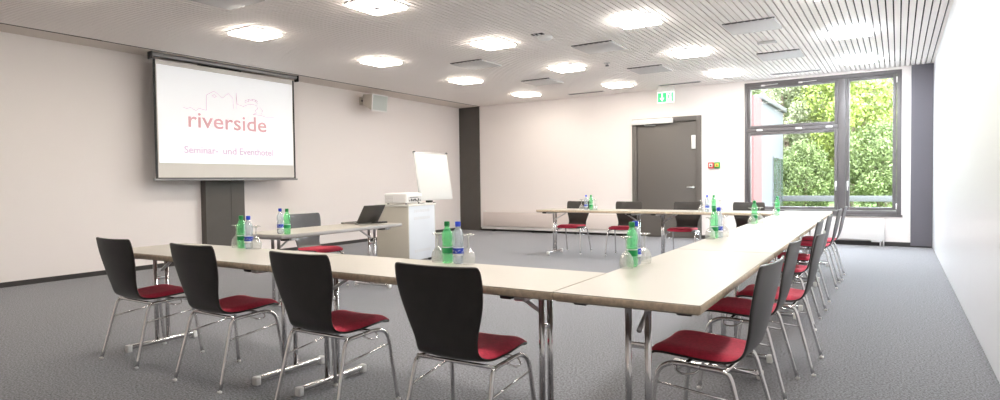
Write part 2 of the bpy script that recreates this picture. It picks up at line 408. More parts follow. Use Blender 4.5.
# projected picture: slightly keystoned white rectangle, its glow stands in for the projector beam
m = MB(); m.prism([(.0036, .055, 1.545), (.0036, Ws-.05, 1.545), (.0036, Ws-.05, 2.955), (.0036, .05, 2.965)], (.001, 0, 0), 'picture_white'); pic = m.build('projected_picture', sc); pic['label'] = 'bright projected picture'
MW = Matrix(((0, 0, 1, .0052), (1, 0, 0, 0), (0, 1, 0, 0), (0, 0, 0, 1)))
def put(yc, z): return Matrix.Translation((0, yc, z)) @ MW
text_mesh('riverside', .34, 1.36, 'picture_red', 'logo_word', pic, put(1.18, 2.095), .0035)
for wd_, a_, b_ in (('Seminar-', .425, .975), ('und', 1.055, 1.29), ('Eventhotel', 1.345, 1.97)):
    text_mesh(wd_, .15, b_-a_, 'picture_mauve', 'caption_word', pic, put((a_+b_)/2, 1.70), .003)
lines = [[(.429,2.379),(.477,2.365),(.545,2.386),(.623,2.346),(.683,2.39),(.733,2.372),(.794,2.368),(.80,2.603),(.93,2.679),(1.067,2.583),(1.17,2.668),(1.249,2.597),(1.251,2.433)],
 [(1.30,2.428),(1.307,2.699),(1.324,2.511),(1.432,2.487),(1.513,2.523),(1.606,2.539),(1.676,2.525),(1.703,2.476)],
 [(1.464,2.586),(1.562,2.622),(1.655,2.62),(1.706,2.59)], [(1.468,2.555),(1.561,2.594),(1.654,2.595),(1.701,2.558)],
 [(1.464,2.586),(1.468,2.555)], [(1.53,2.612),(1.53,2.58)], [(1.60,2.62),(1.60,2.59)], [(1.66,2.618),(1.66,2.59)],
 [(1.703,2.476),(1.65,2.44),(1.673,2.40),(1.601,2.374),(1.767,2.367),(1.839,2.348),(2.012,2.36)], [(1.747,2.501),(1.794,2.453),(1.768,2.398)],
 [(.895,2.60),(.93,2.625),(.965,2.60),(.93,2.575),(.895,2.60)]]
m = MB()
for ln in lines:
    for (a, b), (c_, d_) in zip(ln, ln[1:]):
        p, q = Vector((0, a, b)), Vector((0, c_, d_)); t = (q-p).normalized(); n_ = Vector((0, -t.z, t.y))*.006
        e = t*.003
        m.prism([Vector((.0048, 0, 0))+v for v in (p-n_-e, q-n_+e, q+n_+e, p+n_-e)], (.0008, 0, 0), 'picture_pink')
m.build('logo_skyline', pic)

# ------------------------------------------------------------------ wall things
s = thing('loudspeaker', 'small pale wedge loudspeaker mounted high on the left wall', 'loudspeaker', (-9.294, 9.10, 2.885))
R = Matrix.Rotation(.04, 4, 'Z') @ Matrix.Rotation(.11, 4, 'Y')
m = MB(); outline = [(.10, -.13, -.13), (.10, .13, -.13), (.10, .13, .13), (.10, -.13, .13)]
def frustum(m, f, b, mt):
    va = [m.bm.verts.new(R @ Vector(p)) for p in f]; vb = [m.bm.verts.new(R @ Vector(p)) for p in b]
    fs = [m.bm.faces.new(va), m.bm.faces.new(vb[::-1])]
    for i in range(4): fs.append(m.bm.faces.new([va[i], vb[i], vb[(i+1) % 4], va[(i+1) % 4]]))
    m._fin(fs, mt)
frustum(m, [(.50, -.225, -.16), (.50, .225, -.16), (.50, .225, .16), (.50, -.225, .16)], [(.20, -.17, -.06), (.20, .17, -.06), (.20, .17, .15), (.20, -.17, .15)], 'speaker_body')
for a in ((.495, -.235, -.17, .512, .235, -.145), (.495, -.235, .145, .512, .235, .17), (.495, -.235, -.145, .512, -.21, .145), (.495, .21, -.145, .512, .235, .145)):
    m.box(a[:3], a[3:], 'white_plastic', .003, rot=R)
m.build('cabinet', s)
m = MB(); m.box((.495, -.212, -.148), (.506, .212, .148), 'speaker_cloth', .003, rot=R); m.build('speaker_grille', s)
m = MB(); m.box((0, -.06, -.06), (.02, .06, .10), 'speaker_body', .004); m.tube([(.01, 0, .03), (.26, 0, .03)], .02, 'black_plastic'); m.build('wall_bracket', s)

e = thing('exit_sign', 'white and green lit exit sign hanging above the grey door', 'exit sign', (-3.97, YB-.30, 0))
m = MB(); m.box((-.17, -.025, 2.995), (.17, .025, ZC-.001), 'white_plastic', .004); m.build('mounting_box', e)
m = MB(); m.box((-.168, -.02, 2.775), (.168, .02, 2.992), 'exit_white', .004); pn = m.build('sign_panel', e)
m = MB(); y0 = -.0215
m.box((-.155, y0-.002, 2.79), (.02, y0, 2.975), 'exit_green'); m.build('green_field', pn)
m = MB(); m.box((.125, y0-.002, 2.79), (.155, y0, 2.975), 'exit_green'); m.build('doorway_mark', pn)
m = MB()   # white down arrow on the green field
m.box((-.082, y0-.004, 2.87), (-.052, y0-.002, 2.965), 'exit_white'); m.prism([(-.115, y0-.002, 2.875), (-.019, y0-.002, 2.875), (-.067, y0-.002, 2.805)], (0, -.002, 0), 'exit_white'); m.build('arrow', pn)
m = MB()   # running figure beside the doorway
m.lathe([(.014, 0), (.014, .002)], 'exit_green', 12)
for v in m.bm.verts: v.co = Vector((.085+v.co.x, y0-v.co.z, 2.955+v.co.y))
m.tube([(.08, y0, 2.935), (.065, y0, 2.885)], .010, 'exit_green', 6); m.tube([(.065, y0, 2.885), (.095, y0, 2.855), (.085, y0, 2.81)], .008, 'exit_green', 6)
m.tube([(.065, y0, 2.885), (.05, y0, 2.845), (.03, y0, 2.83)], .008, 'exit_green', 6); m.tube([(.078, y0, 2.93), (.105, y0, 2.905), (.118, y0, 2.92)], .006, 'exit_green', 6); m.tube([(.076, y0, 2.93), (.05, y0, 2.92), (.045, y0, 2.895)], .006, 'exit_green', 6)
m.build('running_figure', pn)

def callbox(name, label, cat, x, boxm, face):
    t = thing(name, label, cat, (x, YB, 1.485))
    m = MB(); m.box((-.055, -.045, -.06), (.055, 0, .06), boxm, .008); bd = m.build('housing', t)
    m = MB(); m.box((-.036, -.050, -.036), (.036, -.044, .036), face, .003); m.build('front_plate', t)
    m = MB(); m.lathe([(.016, 0), (.016, .006), (.0, .006)], 'black_plastic' if face == 'paper' else 'red_box', 14)
    for v in m.bm.verts: v.co = Vector((v.co.x, -.050-v.co.z, v.co.y))
    m.build('push_button', t)
callbox('fire_alarm_switch', 'red fire alarm box on the back wall right of the door', 'fire alarm', -3.145, 'red_box', 'paper')
callbox('emergency_release_switch', 'green box with yellow plate next to the red fire alarm box', 'emergency release', -3.025, 'green_box', 'yellow')

# radiators / convectors
r = thing('radiator', 'long low white convector along the back wall left of the door', 'radiator', (-8.68, YB, 0))
L = 8.68-4.86
m = MB(); m.box((0, -.05, .06), (L, -.004, 2.95-.0), 'wall_paint') if False else None
m.box((.06, -.16, .13), (L, -.055, .47), 'convector', .008); m.build('convector_panel', r)
m = MB(); m.box((0, -.14, .055), (L, -.004, .12), 'white_metal', .004); m.box((0, -.06, .12), (.05, -.004, .50), 'white_metal', .003); m.build('base_rail', r)
m = MB()
m.box((.10, -.13, .469), (L-.1, -.08, .4725), 'vent_grey')
m.build('top_grille', r)
for k in range(4):
    m = MB(); m.box((.3+k*1.12, -.12, 0), (.34+k*1.12, -.02, .06), 'black_plastic'); m.build('foot', r)
r = thing('radiator', 'white flat radiator under the big window', 'radiator', (-1.95, YB, 0))
m = MB(); m.box((0, -.13, .105), (1.76, -.10, .475), 'white_metal', .008); m.box((0.01, -.07, .105), (1.75, -.045, .475), 'white_metal', .006); m.build('radiator_panel', r)
m = MB()
for k in range(40): m.box((.03+k*.0425, -.10, .12), (.045+k*.0425, -.07, .46), 'white_metal')
m.build('fin', r)
m = MB(); m.box((1.56, -.12, .07), (1.72, -.06, .105), 'white_plastic', .006); m.tube([(1.70, -.09, .10), (1.70, -.09, 0)], .013, 'white_plastic'); m.tube([(1.745, -.09, .10), (1.745, -.09, 0)], .013, 'white_plastic'); m.build('valve_pipe', r)
m = MB()
for k in (.25, 1.4): m.box((k, -.10, .15), (k+.04, -.012, .40), 'white_metal', .003)
m.build('wall_bracket', r)

# ------------------------------------------------------------------ chairs
def shell_profile():
    P = [(.235, .425), (.225, .440), (.19, .450), (.10, .447), (.0, .440), (-.08, .437), (-.125, .442), (-.155, .458), (-.175, .485), (-.188, .52), (-.206, .57), (-.221, .64), (-.235, .71), (-.247, .77), (-.256, .82), (-.261, .838), (-.264, .849), (-.265, .856)]
    Wd = [.178, .192, .200, .205, .205, .195, .182, .169, .163, .166, .180, .204, .221, .227, .226, .222, .217, .207]
    return P, Wd
def make_shell(off0, off1, m, wscale=1, i0=0, i1=None, nv=12, fade=False):
    P, Wd = shell_profile(); n = len(P); i1 = i1 or n
    bm_ = MB(); rows = []
    for i in range(i0, i1):
        p = Vector((0, P[i][0], P[i][1])); a = Vector((0, *P[max(i-1, 0)])); b = Vector((0, *P[min(i+1, n-1)]))
        t = (b-a).normalized(); nrm = Vector((0, t.z, -t.y))      # seat: +z side / back: +y side (front)
        if nrm.z < 0 and i < 6: nrm = -nrm
        nrm = Vector((0, -t.z, t.y)) if False else Vector((0, t.z, -t.y))
        row = []
        edge = 1.0
        if fade:
            k = min(i-i0, i1-1-i); edge = (0, .72, 1)[min(k, 2)]
        for j in range(nv+1):
            u = -1 + 2*j/nv; w = Wd[i]*wscale
            lat = max(0, min(1, (i-7)/4)) * .022 * u*u - (0 if i > 6 else .012*(1-u*u))
            eo = off1
            if fade:
                ee = edge*(1 if abs(u) < .8 else (.8 if abs(u) < .95 else 0)); eo = off0 + (off1-off0)*ee
            q = p + Vector((u*w, 0, 0)) + nrm*lat
            row.append((q + nrm*off0, q + nrm*eo))
        rows.append(row)
    va = [[bm_.bm.verts.new(q[0]) for q in r] for r in rows]; vb = [[bm_.bm.verts.new(q[1]) for q in r] for r in rows]
    fs = []; R_, C_ = len(rows), nv+1
    for i in range(R_-1):
        for j in range(C_-1):
            fs.append(bm_.bm.faces.new([va[i][j], va[i][j+1], va[i+1][j+1], va[i+1][j]])); fs.append(bm_.bm.faces.new([vb[i][j], vb[i+1][j], vb[i+1][j+1], vb[i][j+1]]))
    for i in range(R_-1):
        for j in (0, C_-1): fs.append(bm_.bm.faces.new([va[i][j], va[i+1][j], vb[i+1][j], vb[i][j]]))
    for j in range(C_-1):
        for i in (0, R_-1): fs.append(bm_.bm.faces.new([va[i][j], va[i][j+1], vb[i][j+1], vb[i][j]]))
    bm_._fin(fs, m, True)
    return bm_
def smooth_tube_pts(pts, n=6):
    """Catmull-Rom through the given points"""
    pts = [Vector(p) for p in pts]; P = [pts[0]*2-pts[1]] + pts + [pts[-1]*2-pts[-2]]; out = []
    for i in range(1, len(P)-2):
        for k in range(n):
            t = k/n; a, b, c_, d_ = P[i-1], P[i], P[i+1], P[i+2]
            out.append(.5*((2*b)+(c_-a)*t+(2*a-5*b+4*c_-d_)*t*t+(3*b-a-3*c_+d_)*t**3))
    out.append(pts[-1]); return out
chair = thing('conference_chair', 'x', 'chair')
sh = make_shell(-.006, .006, 'chair_black').build('seat_shell', chair)
mod = sh.modifiers.new('b', 'SUBSURF'); mod.levels = 1; mod.render_levels = 1
cu = make_shell(.0062, .036, 'red_fabric', .985, 0, 8, fade=True).build('seat_cushion', chair)
mod = cu.modifiers.new('b', 'SUBSURF'); mod.levels = 1; mod.render_levels = 2
for sx in (-1, 1):
    fl = MB(); fl.tube(smooth_tube_pts([(sx*.242, .225, .004), (sx*.222, .19, .30), (sx*.215, .175, .375), (sx*.207, .130, .408), (sx*.200, .07, .412), (sx*.200, .0, .409)]), .0105, 'chrome'); lo = fl.build('leg', chair)
    g = MB(); g.lathe([(.013, 0), (.014, .012), (.011, .014)], 'white_plastic', 10, (sx*.242, .226, 0)); g.build('glide', lo)
    rl = MB(); rl.tube(smooth_tube_pts([(sx*.228, -.228, .004), (sx*.209, -.15, .30), (sx*.204, -.125, .385), (sx*.203, -.10, .405), (sx*.200, -.05, .408), (sx*.200, .0, .409)]), .0105, 'chrome'); lo = rl.build('leg', chair)
    g = MB(); g.lathe([(.013, 0), (.014, .012), (.011, .014)], 'white_plastic', 10, (sx*.228, -.229, 0)); g.build('glide', lo)
    st = MB(); st.tube([(sx*.222, .19, .325), (sx*.211, -.155, .29)], .0045, 'chrome', 8); st.build('side_stretcher', chair)
    hk = MB(); hk.tube(smooth_tube_pts([(sx*.204, .10, .40), (sx*.222, .09, .385), (sx*.230, .06, .38), (sx*.228, .02, .388), (sx*.205, .0, .402)]), .004, 'chrome', 6); hk.build('linking_hook', chair)
cb = MB(); cb.tube([(-.202, .06, .416), (.202, .06, .416)], .009, 'chrome', 8); cb.tube([(-.205, -.108, .413), (.205, -.108, .413)], .009, 'chrome', 8); cb.build('seat_crossbar', chair)

UA = math.radians(1.2); OX, OY = -1.205, 2.245                  # the U of tables is turned slightly to the walls
def U(u, v, z=0): return Vector((OX+u*math.cos(UA)-v*math.sin(UA), OY+u*math.sin(UA)+v*math.cos(UA), z))
CH = []
gF, gR, gB = 'chairs along the front tables', 'chairs along the right tables', 'chairs along the back tables'
CH += [(Vector((-4.435, 2.325, 0)), .02, 'black-backed chair with red seat at the front tables, leftmost, nearest the left wall', gF),
       (Vector((-3.512, 2.33, 0)), .02, 'black-backed chair with red seat at the front tables, second from the left wall', gF),
       (Vector((-2.555, 2.33, 0)), .03, 'black-backed chair with red seat at the front tables, third from the left wall', gF),
       (Vector((-1.645, 2.30, 0)), .05, 'black-backed chair with red seat at the front tables, beside the corner of the U', gF)]
rn = ['nearest the camera, pulled out from the corner', 'second from the camera', 'third from the camera, pulled out farther', 'fourth from the camera', 'fifth from the camera', 'second from the window', 'nearest the window']
for (x_, y_, a_), t_ in zip([(-.685, 2.80, 1.52), (-.725, 3.78, 1.57), (-.65, 4.34, 1.57), (-.775, 5.60, 1.59), (-.775, 6.45, 1.59), (-.785, 7.75, 1.59), (-.775, 8.42, 1.59)], rn):
    CH.append((Vector((x_, y_, 0)), a_, 'black-backed red-seat chair along the right tables, ' + t_, gR))
for x_, t_, a_ in ((-4.62, 'at the left end of the far tables, behind a bottle pair', PI), (-3.70, 'second from the left at the far tables', PI+.05), (-2.745, 'at the far tables, standing in front of the grey door', PI), (-1.85, 'at the far tables, between the door and the window', PI)):
    CH.append((Vector((x_, 9.33, 0)), a_, 'black red-seat chair ' + t_, gB))
CH.append((Vector((-5.66, 4.84, 0)), -1.57-.05, 'black-backed chair with red seat behind the presenter table', None))
for i, (p, a, L, g_) in enumerate(CH):
    p = p - Vector((-math.sin(a), math.cos(a), 0))*(.045 if g_ != gR else 0) - Vector((-math.sin(a), math.cos(a), 0))*(.012 if g_ == gF else 0)
    if i == 0: chair.location = p; chair.rotation_euler = (0, 0, a); chair['label'] = L; chair['group'] = g_
    else:
        o = dup(chair, p, a, L, g_)
        if not g_: del o['group']

# ------------------------------------------------------------------ tables: origin at one end's middle, length along local x
TH = .74
def make_table(L, D, label, loc, rz, edge, group=None, leg_at=(.19, None)):
    t = thing('folding_table', label, 'table', loc, rz, group)
    m = MB()
    m.box((.0015, -D/2, TH-.034), (L-.0015, D/2, TH-.003), edge, .003, 1)
    m.box((.004, -D/2+.002, TH-.003), (L-.004, D/2-.002, TH), 'lam_top')
    m.box((.01, -D/2+.01, TH-.039), (L-.01, D/2-.01, TH-.034), 'lam_under'); m.build('tabletop', t)
    for s_ in (0, 1):
        X = .19 if s_ == 0 else L-.19; sg = 1 if s_ == 0 else -1
        m = MB()
        for k in (-.042, .042): m.tube([(X, k, .05), (X, k, TH-.06)], .0145, 'chrome', 14)
        m.box((X-.009, -.03, .50), (X+.009, .03, .525), 'chrome', .004); lg = m.build('leg', t)
        m = MB(); m.box((X-.019, -.235, .022), (X+.019, .235, .050), 'chrome', .006); m.build('foot_bar', lg)
        for e_ in (-1, 1):
            m = MB(); m.box((X-.021, e_*.25-.018, .0), (X+.021, e_*.25+.018, .053), 'white_plastic', .007); m.build('foot_cap', lg)
        m = MB(); m.box((X-.03, -.25, TH-.066), (X+.03, .25, TH-.039), 'satin_steel', .006); m.build('top_rail', lg)
        m = MB(); m.tube([(X+sg*.01, 0, TH-.17), (X+sg*.22, 0, TH-.05)], .011, 'satin_steel', 8); m.build('brace', lg)
        for e_ in (-1, 1):
            m = MB(); m.box((X-.105, e_*(D/2-.085)-.03, TH-.063), (X-.045, e_*(D/2-.085)+.03, TH-.039), 'black_plastic', .006); m.build('table_clip', t)
    return t
DT = .605
def dup_table(src, loc, rz, label, group): return dup(src, loc, rz, label, group)
LT = 1.83
gT = 'tables of the U'
ta = make_table(LT, DT, 'long cream folding table at the front left of the U, under three chairs', U(-2*LT, DT/2), UA, 'lam_edge', gT)
dup_table(ta, U(-LT, DT/2), UA, 'long cream folding table at the front of the U, meeting the corner table', gT)
rl_ = ['long cream folding table at the near right corner of the U, in the foreground', 'long cream folding table second along the right side of the U', 'long cream folding table third along the right side of the U', 'long cream folding table at the window end of the right side']
for k in range(4): dup_table(ta, U(DT/2, k*LT), UA+PI/2, rl_[k], gT)
BX, BY, BA = -1.345, 9.14, math.radians(.9)
for k, l_ in ((1, 'long cream folding table of the far row, in front of the door and window'), (2, 'long cream folding table of the far row, at its free left end')):
    dup_table(ta, (BX-k*LT*math.cos(BA), BY-k*LT*math.sin(BA), 0), BA, l_, gT)
pt = make_table(1.76, .60, 'presenter table with a laptop and two bottles near the screen', (-5.03, 3.58, 0), math.radians(93.7), 'grey_edge')

# ------------------------------------------------------------------ bottles and glasses
def make_bottle(kind):
    b_ = thing('water_bottle', 'x', 'bottle')
    m = MB(); mt = 'pet_green' if kind == 'green' else 'pet_clear'
    m.lathe([(.0, .004), (.022, .0), (.030, .006), (.0315, .03), (.031, .06), (.031, .108), (.0295, .118), (.0275, .128), (.0315, .145), (.032, .165), (.029, .188), (.022, .207), (.0145, .222), (.0125, .232), (.0125, .240)], mt, 20); m.build('bottle_body', b_)
    m = MB(); m.lathe([(.0155, .233), (.0165, .236), (.0165, .256), (.0145, .259), (0, .259)], 'cap_green' if kind == 'green' else 'cap_blue', 16)
    m.lathe([(.0165, .229), (.0165, .233)], 'cap_green' if kind == 'green' else 'cap_blue', 16); m.build('bottle_cap', b_)
    m = MB(); lm = 'label_green' if kind == 'green' else 'label_blue'
    m.lathe([(.0322, .064), (.0322, .098)], lm, 20, caps=False)
    m.lathe([(.0321, .098), (.0321, .104)], 'label_white', 20, caps=False)
    if kind != 'green':
        m.lathe([(.0321, .050), (.0321, .064)], 'label_white', 20, caps=False)
        for k in range(10):      # white wave across the band
            a = 2*PI*k/10
            m.tube([Vector((.0325*math.cos(a+q), .0325*math.sin(a+q), .079+.007*math.sin(6*(a+q)))) for q in (0, .1, .2, .3, .4)], .0016, 'label_white', 5)
    m.build('bottle_label', b_); return b_
def make_glass():
    g = thing('wine_glass', 'x', 'glass')
    pr = [(.033, .0), (.037, .018), (.0375, .035), (.033, .058), (.020, .078), (.008, .090), (.0042, .105), (.004, .148), (.010, .158), (.030, .163), (.033, .165)]
    m = MB(); m.lathe(pr + [(.033, .167), (.0, .1675)], 'drink_glass', 20, caps=False); m.build('foot_and_stem' if False else 'glass_bowl', g)
    m = MB(); m.lathe([(.0, .164), (.031, .1645), (.0335, .1665), (.031, .1685), (0, .1685)], 'drink_glass', 20); m.build('glass_foot', g)
    return g
bg, bc, gl = make_bottle('green'), make_bottle('clear'), make_glass()
bg.scale = bc.scale = (.96, .96, .925)
ITEMS = []
FRL, FRC = 'on the front table, cluster at its left', 'on the front table, cluster in the middle'
def onU(x_, y_, lim=.0): return (x_, y_)
ITEMS += [('g', -4.05, 2.735, 'green water bottle on the front left table'), ('c', -3.95, 2.725, 'clear water bottle with blue cap on the front left table'),
          ('w', -4.125, 2.745, 'upturned wine glass left of the bottles on the front left table'), ('w', -3.885, 2.74, 'upturned wine glass right of the bottles on the front left table'),
          ('g', -2.168, 2.775, 'green water bottle on the front table by the corner of the U'), ('c', -2.098, 2.785, 'clear blue-capped bottle on the front table by the corner of the U'),
          ('w', -2.25, 2.79, 'upturned wine glass left of the bottles on the front table by the corner'), ('w', -2.035, 2.80, 'upturned wine glass right of the bottles on the front table by the corner'),
          ('g', -1.190, 3.12, 'green water bottle on the near right corner table'), ('c', -1.203, 3.205, 'clear water bottle with blue cap on the near right corner table'),
          ('w', -1.192, 3.045, 'upturned wine glass in front of the bottles on the near right corner table'), ('w', -1.180, 3.285, 'upturned wine glass behind the bottles on the near right corner table'),
          ('g', -1.205, 4.93, 'green water bottle on the second table of the right side'), ('c', -1.19, 5.01, 'clear water bottle with blue cap on the second table of the right side'),
          ('w', -1.215, 4.845, 'upturned wine glass before the bottles on the second table of the right side'), ('w', -1.17, 5.10, 'upturned wine glass behind the bottles on the second table of the right side'),
          ('c', -2.29, 8.97, 'clear water bottle with blue cap on the far table in front of the door edge'), ('g', -2.20, 8.98, 'green water bottle on the far table in front of the door edge'),
          ('w', -2.375, 8.96, 'upturned wine glass left of the bottles on the far table by the door edge'), ('w', -2.11, 8.98, 'upturned wine glass right of the bottles on the far table by the door edge'),
          ('g', -1.235, 6.70, 'green water bottle on the third table of the right side'), ('w', -1.245, 6.61, 'upturned wine glass before the green bottle on the third right table'), ('w', -1.20, 6.80, 'upturned wine glass behind the green bottle on the third right table'),
          ('g', -1.27, 8.35, 'green water bottle at the window end of the right tables'), ('w', -1.285, 8.26, 'upturned wine glass before the green bottle at the window end'),
          ('c', -4.18, 8.96, 'clear water bottle with blue cap on the far left table'), ('g', -4.10, 8.97, 'green water bottle on the far left table'),
          ('w', -4.255, 8.95, 'upturned wine glass left of the bottles on the far left table'), ('w', -4.03, 8.97, 'upturned wine glass right of the bottles on the far left table'),
          ('c', -4.90, 3.72, 'clear water bottle with blue cap on the presenter table'), ('g', -4.775, 3.70, 'green water bottle on the presenter table')]
used = set()
for k, x_, y_, L in ITEMS:
    src = {'g': bg, 'c': bc, 'w': gl}[k]; gp = {'g': 'green bottles on the tables', 'c': 'clear bottles on the tables', 'w': 'upturned glasses on the tables'}[k]
    rz = random.uniform(0, 6)
    if k not in used: src.location = (x_, y_, TH); src['label'] = L; src['group'] = gp; used.add(k)
    else: dup(src, (x_, y_, TH), rz, L, gp)

# ------------------------------------------------------------------ presenter things
lp = thing('laptop', 'open dark laptop on the presenter table, seen from behind its lid', 'laptop', (-5.15, 5.10, TH), 0)
m = MB(); m.box((-.255, -.17, .004), (0, .17, .020), 'laptop_silver', .005); lb = m.build('laptop_base', lp)
m = MB()
for r_ in range(5):
    for k in range(13): m.box((-.20+r_*.026, -.15+k*.0232, .020), (-.178+r_*.026, -.131+k*.0232, .0225), 'black_plastic')
m.build('keyboard', lb)
RL = Matrix.Translation((0, 0, .018)) @ Matrix.Rotation(math.radians(33), 4, 'Y')
m = MB(); m.box((-.004, -.17, 0), (.006, .17, .235), 'laptop_dark', .003, rot=RL); ll = m.build('laptop_lid', lp)
m = MB(); m.box((-.006, -.155, .02), (-.0035, .155, .222), 'screen_glass', rot=RL); m.build('display', ll)
m = MB(); m.tube([(0, -.14, .018), (0, .14, .018)], .007, 'laptop_dark', 8); m.build('hinge', lp)
m = MB(); m.box((-.25, -.165, 0), (-.22, -.135, .005), 'black_plastic'); m.box((-.03, .135, 0), (0, .165, .005), 'black_plastic'); m.box((-.25, .135, 0), (-.22, .165, .005), 'black_plastic'); m.box((-.03, -.165, 0), (0, -.135, .005), 'black_plastic'); m.build('rubber_foot', lp)
ph = thing('remote_control', 'small flat black handheld device lying behind the laptop lid', 'remote control', (-5.12, 5.255, TH), .9)
m = MB(); m.box((-.10, -.03, 0), (.10, .03, .018), 'black_plastic', .006); m.build('case', ph)
m = MB()
for k in range(4): m.box((-.07+k*.03, -.015, .018), (-.055+k*.03, .015, .020), 'laptop_silver')
m.build('button', ph)

CA = math.radians(10)
cab = thing('media_cabinet', 'beige and pale blue media cabinet carrying the projector', 'cabinet', (-5.975, 6.74, 0), CA)
m = MB(); m.box((-.53, .02, .06), (-.03, .76, .86), 'cab_side', .004); m.build('carcass', cab)
m = MB(); m.box((-.57, -.02, .862), (.02, .81, .892), 'cab_top', .005); m.build('cabinet_top', cab)
m = MB(); m.box((-.55, .0, .05), (.0, .018, .862), 'cab_side', .003); m.build('side_panel', cab)
m = MB(); m.box((-.028, .02, .05), (.0, .79, .862), 'cab_front', .004); dr = m.build('front_door', cab)
dr['label'] = 'pale blue door with slotted vents'
for z_ in (.77, .66, .17):
    m = MB()
    for r_ in range(3):
        for k in range(9): m.box((.0, .17+k*.052, z_+r_*.014), (.0015, .205+k*.052, z_+r_*.014+.007), 'vent_grey')
    m.build('vent_slots', dr)
m = MB(); m.box((-.55, .791, .05), (-.0, .808, .862), 'cab_side', .003); m.build('side_panel', cab)
m = MB()
for x_ in (-.49, -.06):
    for y_ in (.06, .72): m.tube([(x_, y_-.012, .03), (x_, y_+.012, .03)], .03, 'black_plastic', 14)
m.build('castor', cab)
m = MB(); m.box((.0, .74, .892), (.018, .80, .905), 'black_plastic', .004); m.build('corner_latch', cab)

pj = thing('projector', 'white projector standing on the media cabinet', 'projector', (-5.975, 6.74, .892), CA)
m = MB(); m.box((-.42, .01, .014), (-.03, .47, .168), 'white_plastic', .03, 3); pb = m.build('projector_body', pj)
m = MB()
for k in range(6):
    for j in range(4): m.box((-.39+k*.022, .008, .040+j*.022), (-.376+k*.022, .0125, .052+j*.022), 'vent_grey')
m.build('side_vent', pb)
m = MB(); m.box((-.031, .06, .035), (-.0285, .44, .115), 'vent_grey')
for k in range(7): m.box((-.029, .08+k*.05, .045), (-.026, .11+k*.05, .062+.02*(k % 2)), 'black_plastic', .001)
m.box((-.029, .10, .096), (-.026, .34, .104), 'black_plastic'); m.build('connector_panel', pb)
m = MB(); m.lathe([(.04, 0), (.04, .012), (.032, .016), (0, .010)], 'screen_glass', 18)
for v in m.bm.verts: v.co = Vector((-.42-v.co.z, .32+v.co.x, .08+v.co.y))
m.build('lens', pj)
for x_ in (-.38, -.07):
    for y_ in (.06, .42): 
        m = MB(); m.lathe([(.014, 0), (.014, .018)], 'black_plastic', 10, (x_, y_, 0)); m.build('foot', pj)
m = MB(); m.tube(smooth_tube_pts([(-.026, .16, .06), (.0, .20, .07), (-.005, .28, .04), (-.012, .36, .008), (-.015, .50, .006)]), .005, 'black_plastic', 6); m.build('cable', pj)

fc = thing('flip_chart', 'white flip chart board leaning back on a stand beside the media cabinet', 'flip chart', (-7.0, 8.56, 0), 0)
RB = Matrix.Translation((.10, 0, .90)) @ Matrix.Rotation(math.radians(-9), 4, 'Y')
# board tips back to the wall and is a little skewed on its stand
m = MB(); m.box((-.02, -.46, 0), (0, .46, .84), 'paper', .004, rot=RB); bo = m.build('board', fc)
m = MB(); m.box((-.024, -.47, .835), (.012, .47, .855), 'satin_steel', .004, rot=RB)
for e_ in (-.46, .44): m.box((-.024, e_, .845), (.016, e_+.03, .87), 'black_plastic', .004, rot=RB)
m.build('paper_clamp', bo)
m = MB(); m.box((-.003, -.44, .02), (.006, .44, .825), 'paper', .001, rot=RB); m.build('paper_pad', bo)
m = MB(); m.box((.0, -.20, .86), (.10, -.12, .90), 'black_plastic', .006); m.tube([(.04, -.16, .03), (.04, -.16, 1.2)], .017, 'satin_steel'); m.build('stand_pole', fc)
m = MB()
for k in range(5):
    a = 2*PI*k/5+.3; m.tube([(.04, -.16, .06), (.04+.2*math.cos(a), -.16+.2*math.sin(a), .03)], .012, 'satin_steel', 8)
    m.lathe([(.0, 0), (.016, .004), (.016, .028), (0, .03)], 'black_plastic', 10, (.04+.2*math.cos(a), -.16+.2*math.sin(a), 0))
m.build('star_base', fc)

# ------------------------------------------------------------------ outside the window
g = MB(); g.box((-60, YB+.3, -.35), (60, 90, -.3), 'meadow'); struct(g, 'ground')
h = MB()
nx, ny = 60, 22; vs = []
for j in range(ny+1):
    for i in range(nx+1):
        X = -60 + 2*i; Y = 40 + 2.2*j
        Z = -.3 + max(0, (Y-40))*.25 + 1.3*noise.noise(Vector((X*.12, Y*.12, 0)))*min(1, (Y-40)/6)
        vs.append(h.bm.verts.new((X, Y, Z)))
fs = []
for j in range(ny):
    for i in range(nx): fs.append(h.bm.faces.new([vs[j*(nx+1)+i], vs[j*(nx+1)+i+1], vs[(j+1)*(nx+1)+i+1], vs[(j+1)*(nx+1)+i]]))
h._fin(fs, 'hill_green', True); struct(h, 'hillside')
tr_ = MB(); tr_.box((-12, YB+.3, -.30), (12, 19, -.28), 'asphalt'); struct(tr_, 'bounce_terrace')  # neutral paving added to bounce daylight up to the ceiling
rd = MB(); rd.box((-30, 19.5, -.30), (30, 25, -.27), 'asphalt'); struct(rd, 'road')

